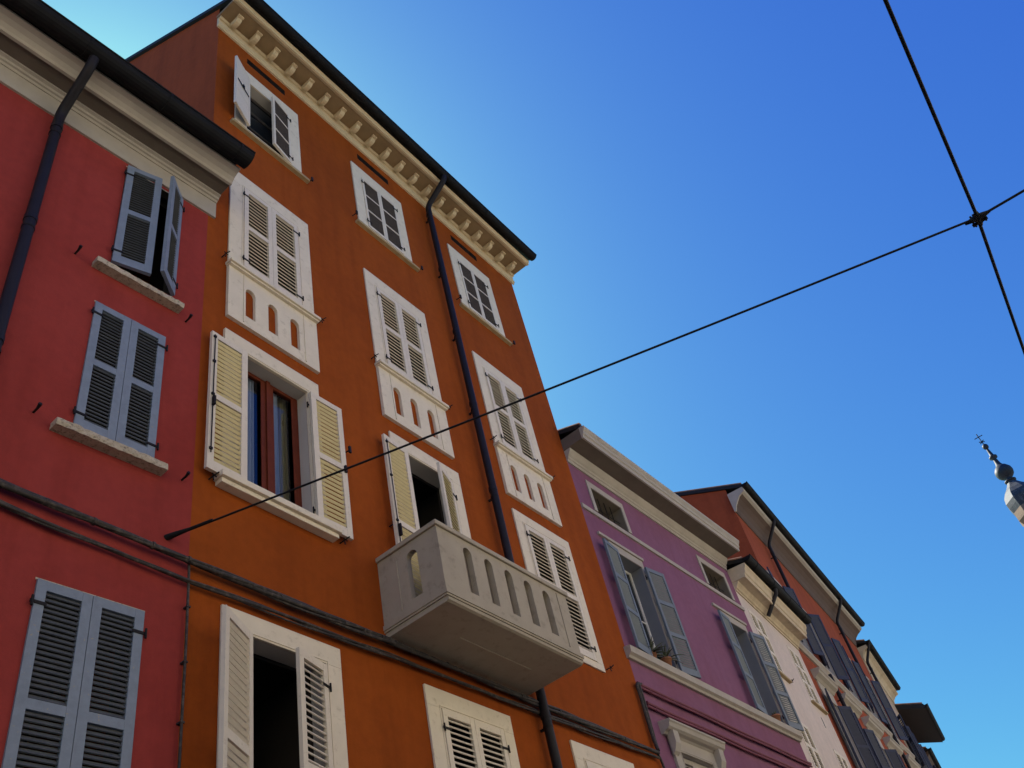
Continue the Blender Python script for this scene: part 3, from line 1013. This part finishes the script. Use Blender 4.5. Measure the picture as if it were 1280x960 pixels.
# ------------------------------------------------------------------ houses on the camera's side of the street (they take the sun and light the shaded fronts)
for k, (xa, w_, h_, m, sh) in enumerate(((-33, 14, 15.2, 'straw', 'wht'), (-19, 12, 15.6, 'pale', 'wht'), (-7, 13, 15.0, 'straw', 'wht'), (6, 12, 15.4, 'pale', 'wht'), (18, 14, 16.6, 'straw', 'wht'), (32, 15, 17.4, 'pale', 'wht'), (47, 16, 16.2, 'straw', 'wht'))):
    h = thing('town_house', (xa + w_, -5.6, 0), R(180))
    tag(h, ('%s house across the street behind the camera, %s' % ({'pale': 'pale', 'straw': 'straw coloured'}[m],
        ('at the far left end', 'second from the far left end', 'directly opposite the red house', 'directly opposite the tall orange house', 'opposite the white house', 'opposite the brick-orange house', 'opposite the wide dark eave')[k])), 'house', 'houses on the sunny side of the street')
    hs = []
    for j in range(int(w_ / 3)):
        for z in (1.2, 4.6, 7.8, 11.0):
            xc = 1.5 + j * 3
            hs.append((xc - .5, xc + .5, z, z + 1.9, .15))
    body(h, w_, h_, hs, m, slope=.32, z0=-.1, gable=h_ + .05 + .4 * .32)
    for q in hs:
        w = window(h, *q[:4], depth=.14)
        shutters(w, *q[:4], dict(frame=sh, slat=sh, pitch=.1, slat_d=.09, iron=False), lo=172, ro=172, y=-.026)
    c = MB().mat('grey_corn')
    c.extr([(0, h_ - .4), (.05, h_ - .4), (.1, h_ - .2), (.35, h_ - .1), (.35, h_ + .04), (0, h_ + .04)], 0, w_)
    c.build('cornice', h)
    roof(h, w_, h_ + .05, .4, 9., .32, thick=.12)
    gutter(h, 0, w_, .46, h_ + .14)

# ------------------------------------------------------------------ church tower
tw = thing('church_tower', (70, -1.3, 0))
tag(tw, 'dark church spire with onion ball and iron cross at the right edge', 'church tower')
b = MB().mat('tower')
b.T = Matrix.Rotation(R(20), 4, 'Z')
b.box(-1.9, 1.9, -1.9, 1.9, 0, 27)
b.box(-2.15, 2.15, -2.15, 2.15, 27, 27.5)
b.lathe([(1.5, 27.5), (1.5, 28.3), (1.62, 28.35), (1.62, 28.6), (0, 28.7)], 8, smooth=False)
b.T = None
b.build('shaft', tw)
b = MB().mat('tower')
for k in range(8):
    t = 2 * math.pi * k / 8 + .2
    b.tube([(1.0 * math.cos(t), 1.0 * math.sin(t), 28.5), (1.0 * math.cos(t), 1.0 * math.sin(t), 32.9)], .17, 8)
b.lathe([(.55, 28.5), (.55, 32.9)], 8)
b.lathe([(1.0, 32.5), (1.2, 32.7), (1.22, 32.95), (.5, 33.0)], 8, smooth=False)
b.build('lantern', tw)
b = MB().mat('tower')
b.lathe([(.6, 32.95), (.95, 33.2), (1.12, 33.5), (1.25, 33.8), (1.25, 34.0), (1.22, 34.5)], 8, smooth=False)
b.mat('slate')
b.lathe([(1.22, 34.5), (1.30, 34.9), (1.34, 35.3), (1.22, 35.75), (.95, 36.15), (.62, 36.5), (.40, 36.8), (.30, 37.0)], 8, smooth=False)
b.build('dome', tw)
b = MB().mat('copper')
b.lathe([(.30, 36.95), (.42, 37.0), (.44, 37.08), (.28, 37.15), (.24, 37.28), (.40, 37.40), (.58, 37.58), (.66, 37.85), (.62, 38.1), (.46, 38.35), (.28, 38.5), (.2, 38.7), (.15, 39.1), (.14, 39.2), (.30, 39.3), (.31, 39.42), (.16, 39.55), (.13, 39.8), (.09, 40.2)], 16)
b.build('onion_finial', tw)
b = MB().mat('copper')
b.lathe([(0, 40.2), (.12, 40.24), (.20, 40.33), (.225, 40.45), (.20, 40.57), (.12, 40.66), (0, 40.70)], 14)
b.build('ball', tw)
b = MB().mat('iron')
b.tube([(0, 0, 40.65), (0, 0, 41.75)], .035, 6)
b.tube([(0, -.32, 41.45), (0, .32, 41.45)], .032, 6)
b.tube([(0, -.18, 40.86), (0, .18, 41.05)], .035, 6)
b.tube([(0, .18, 40.86), (0, -.18, 41.05)], .035, 6)
b.build('cross', tw)

# ------------------------------------------------------------------ wires overhead
def wire(b, p, q, r, sag=0., n=14):
    p, q = Vector(p), Vector(q)
    pts = []
    for i in range(n + 1):
        t = i / n
        v = p.lerp(q, t)
        v.z -= sag * 4 * t * (1 - t)
        pts.append(tuple(v))
    b.tube(pts, r, 6)
node = (6.802, -1.156, 7.311)
b = MB().mat('wire')
anchor = (4.297, 6.20, 7.311)
b2 = (4.30, 6.215, 7.311)
wire(b, anchor, node, .0105, .02)
wire(b, node, (7.15, -5.58, 7.33), .0115, .01)
b.tube([(4.27, 6.24, 7.311), (4.31, 6.12, 7.311), (4.36, 5.99, 7.311)], [.034, .026, .016], 8)
b.tube([(4.36, 5.99, 7.311), (4.44, 5.76, 7.311)], .016, 8)
w_ = b.build('span_wire')
tag(w_, 'thin black span wire crossing the picture from the red house front to the crossing clamp', 'wire', 'overhead wires across the sky')
b = MB().mat('wire')
wire(b, (-26, -2.4, 7.32), node, .015, .0)
wire(b, node, (52, 2.35, 7.32), .015, .0)
w_ = b.build('overhead_wire')
tag(w_, 'thicker black overhead wire running steeply down the right side of the sky', 'wire', 'overhead wires across the sky')
cl = thing('wire_clamp', node)
tag(cl, 'dark metal clamp joining the two crossing overhead wires', 'wire clamp')
b = MB().mat('wire')
b.T = Matrix.Scale(.68, 4)
b.box(-.055, .085, -.04, .04, -.035, .045)
b.tube([(-.09, 0, .0), (-.04, 0, 0), (.10, 0, 0), (.16, 0, 0)], [.02, .038, .038, .02], 10)
b.tube([(-.02, .16, 0), (-.01, .05, 0), (.01, -.06, 0), (.02, -.16, 0)], [.016, .04, .04, .016], 8)
b.build('clamp_body', cl)
for xx, yy in ((.05, .045), (.05, -.045), (-.02, .042)):
    b = MB().mat('wire')
    b.tube([(xx, yy - .02, -.01), (xx, yy + .02, -.01)], .016, 6)
    b.tube([(xx, yy, -.036), (xx, yy, .036)], .009, 6)
    b.build('bolt', cl)

# ------------------------------------------------------------------ cables along the fronts
def strand(b, pts, r, wob, ph, n=120, side=.012):
    out = []
    L = [0]
    for i in range(1, len(pts)):
        L.append(L[-1] + (Vector(pts[i]) - Vector(pts[i - 1])).length)
    for k in range(n + 1):
        d = L[-1] * k / n
        for i in range(1, len(pts)):
            if d <= L[i] + 1e-6:
                break
        t = (d - L[i - 1]) / (L[i] - L[i - 1])
        v = Vector(pts[i - 1]).lerp(Vector(pts[i]), t)
        a = d * 2.3 + ph
        v += Vector((0, side * math.sin(a), wob * math.cos(a) + wob * .5 * math.sin(d * .9 + ph)))
        out.append(tuple(v))
    b.tube(out, r, 7)

def redp(s, off, z):
    a = R(-3.3)
    return (-1.470 + s * math.cos(a) + off * math.sin(a), 6.545 + s * math.sin(a) - off * math.cos(a), z)
up = [redp(0, .07, 7.28), redp(3.0, .07, 7.22), redp(4.2, .07, 7.17), redp(5.95, .08, 7.08), (6.2, 6.12, 7.08), (7.2, 6.12, 7.10), (9.9, 6.12, 7.08), (13.05, 6.12, 7.09)]
lo_ = [redp(0, .05, 7.10), redp(3.0, .05, 7.06), redp(3.9, .05, 7.05), redp(4.25, .05, 6.99), redp(4.7, .05, 6.95), redp(5.2, .05, 6.925), redp(5.95, .06, 6.87), (5.4, 6.14, 6.895), (6.2, 6.14, 6.90), (7.2, 6.14, 6.93), (9.9, 6.14, 6.96), (13.1, 6.14, 7.02)]
b = MB().mat('cable')
for k, (r_, w) in enumerate(((.026, .012), (.022, .020), (.018, .026), (.014, .03))):
    strand(b, up, r_, w, k * 1.7)
d = 0.
for k in range(26):                                       # ties and wall clips
    t = k / 25
    i = min(int(t * 6.99), 6)
    v = Vector(up[i]).lerp(Vector(up[i + 1]), t * 7 - i)
    q = random.uniform(-.15, .15)
    b.tube([(v.x - .012 + q, v.y, v.z), (v.x + .012 + q, v.y, v.z)], .037, 8)
tag(b.build('cable_bundle'), 'thick upper bundle of dark cables strapped across the red and orange house fronts', 'cable', 'cables fixed along the house fronts')
b = MB().mat('cable')
for k, (r_, w) in enumerate(((.017, .010), (.014, .018), (.010, .024))):
    strand(b, lo_, r_, w, 1 + k * 2.1, side=.008)
tag(b.build('cable_bundle'), 'thinner lower cable sagging just below the thick cable bundle', 'cable', 'cables fixed along the house fronts')
b = MB().mat('cable')
b.tube([(4.51, 6.155, .2), (4.505, 6.155, 3.), (4.51, 6.155, 6.2), (4.50, 6.155, 6.95), (4.49, 6.15, 7.08)], .0125, 8)
for k in range(9):
    b.box(4.49, 4.53, 6.14, 6.20, 2.2 + k * .55, 2.215 + k * .55)
tag(b.build('cable_conduit'), 'thin upright conduit dropping along the joint of the red and orange houses', 'conduit', 'conduits on the house fronts')
b = MB().mat('cable')
vp_ = [(13.02, 6.10, 7.12), (13.06, 6.13, 7.3), (13.08, 6.13, 8.0), (13.07, 6.13, 8.24), (13.14, 6.12, 8.27)]
strand(b, vp_, .028, .004, 0, 40)
strand(b, [(q[0] + .05, q[1], q[2]) for q in vp_], .02, .006, 2, 40)
strand(b, [(13.02, 6.12, 7.05), (13.12, 6.14, 6.98), (13.2, 6.14, 6.6), (13.22, 6.14, 4.)], .02, .004, 0, 40)
tag(b.build('cable_bundle'), 'short upright bundle of cables at the corner where the orange house meets the pink', 'cable', 'cables fixed along the house fronts')
def pp(s, off, z):
    a = R(-1)
    return (13.2 + s * math.cos(a) + off * math.sin(a), 6.2 + s * math.sin(a) - off * math.cos(a), z)
for z, x0, nm in ((8.28, -.06, 'upper of two plum-painted conduits running along the pink house front'), (7.97, .05, 'lower of two plum-painted conduits running along the pink house front')):
    b = MB().mat('pconduit')
    strand(b, [pp(x0, .05, z), pp(3.3, .05, z - .005), pp(6.6, .05, z)], .032, .004, 0, 90, side=.004)
    strand(b, [pp(x0, .05, z - .055), pp(3.3, .05, z - .06), pp(6.6, .05, z - .055)], .022, .006, 1, 90, side=.004)
    for k in range(9):
        v = pp(.3 + k * .75, .05, z - .02)
        b.box(v[0] - .008, v[0] + .008, v[1] - .022, v[1] + .05, v[2] - .05, v[2] + .025)
    tag(b.build('cable_conduit'), nm, 'conduit', 'conduits on the house fronts')

# ------------------------------------------------------------------ plants on the pink house's sill
def spiky(name, s, off, z, n, L, label, pot=True, seed=1):
    rnd = random.Random(seed)
    q = pp(s, off, z)
    root = thing(name, q)
    tag(root, label, 'plant', 'plants on the pink house sills')
    if pot:
        b = MB().mat('terra')
        b.lathe([(.0, 0), (.075, 0), (.10, .13), (.115, .13), (.115, .165), (.095, .165), (.09, .15), (0, .15)], 14)
        b.build('pot', root)
    b = MB().mat('leaf')
    for k in range(n):
        a = rnd.uniform(0, 2 * math.pi)
        el = rnd.uniform(.1, 1.2)
        l = L * rnd.uniform(.6, 1.1)
        w0 = rnd.uniform(.012, .022)
        pts = []
        for i in range(6):
            t = i / 5
            e = el - t * 1.0 * rnd.uniform(.6, 1.0)
            r_ = l * t * math.cos(el) * 1.0 + .01
            zz = .15 + l * t * math.sin(el) - .5 * l * t * t * (1.1 - el * .5)
            pts.append((r_ * math.cos(a), r_ * math.sin(a), zz))
        b.tube(pts, [w0, w0, w0 * .9, w0 * .7, w0 * .4, .001], 5)
    b.build('foliage', root)
    return root
spiky('potted_plant', .92, -.02, 8.975, 22, .42, 'spiky aloe in a pot at the left end of the first pink window sill', seed=3)
spiky('potted_plant', 1.35, .03, 8.975, 26, .40, 'straggly spiky plant hanging over the middle of the first pink window sill', seed=5)
spiky('potted_plant', 5.75, .02, 8.975, 7, .16, 'small terracotta pot with a few leaves on the second pink window sill', seed=8)
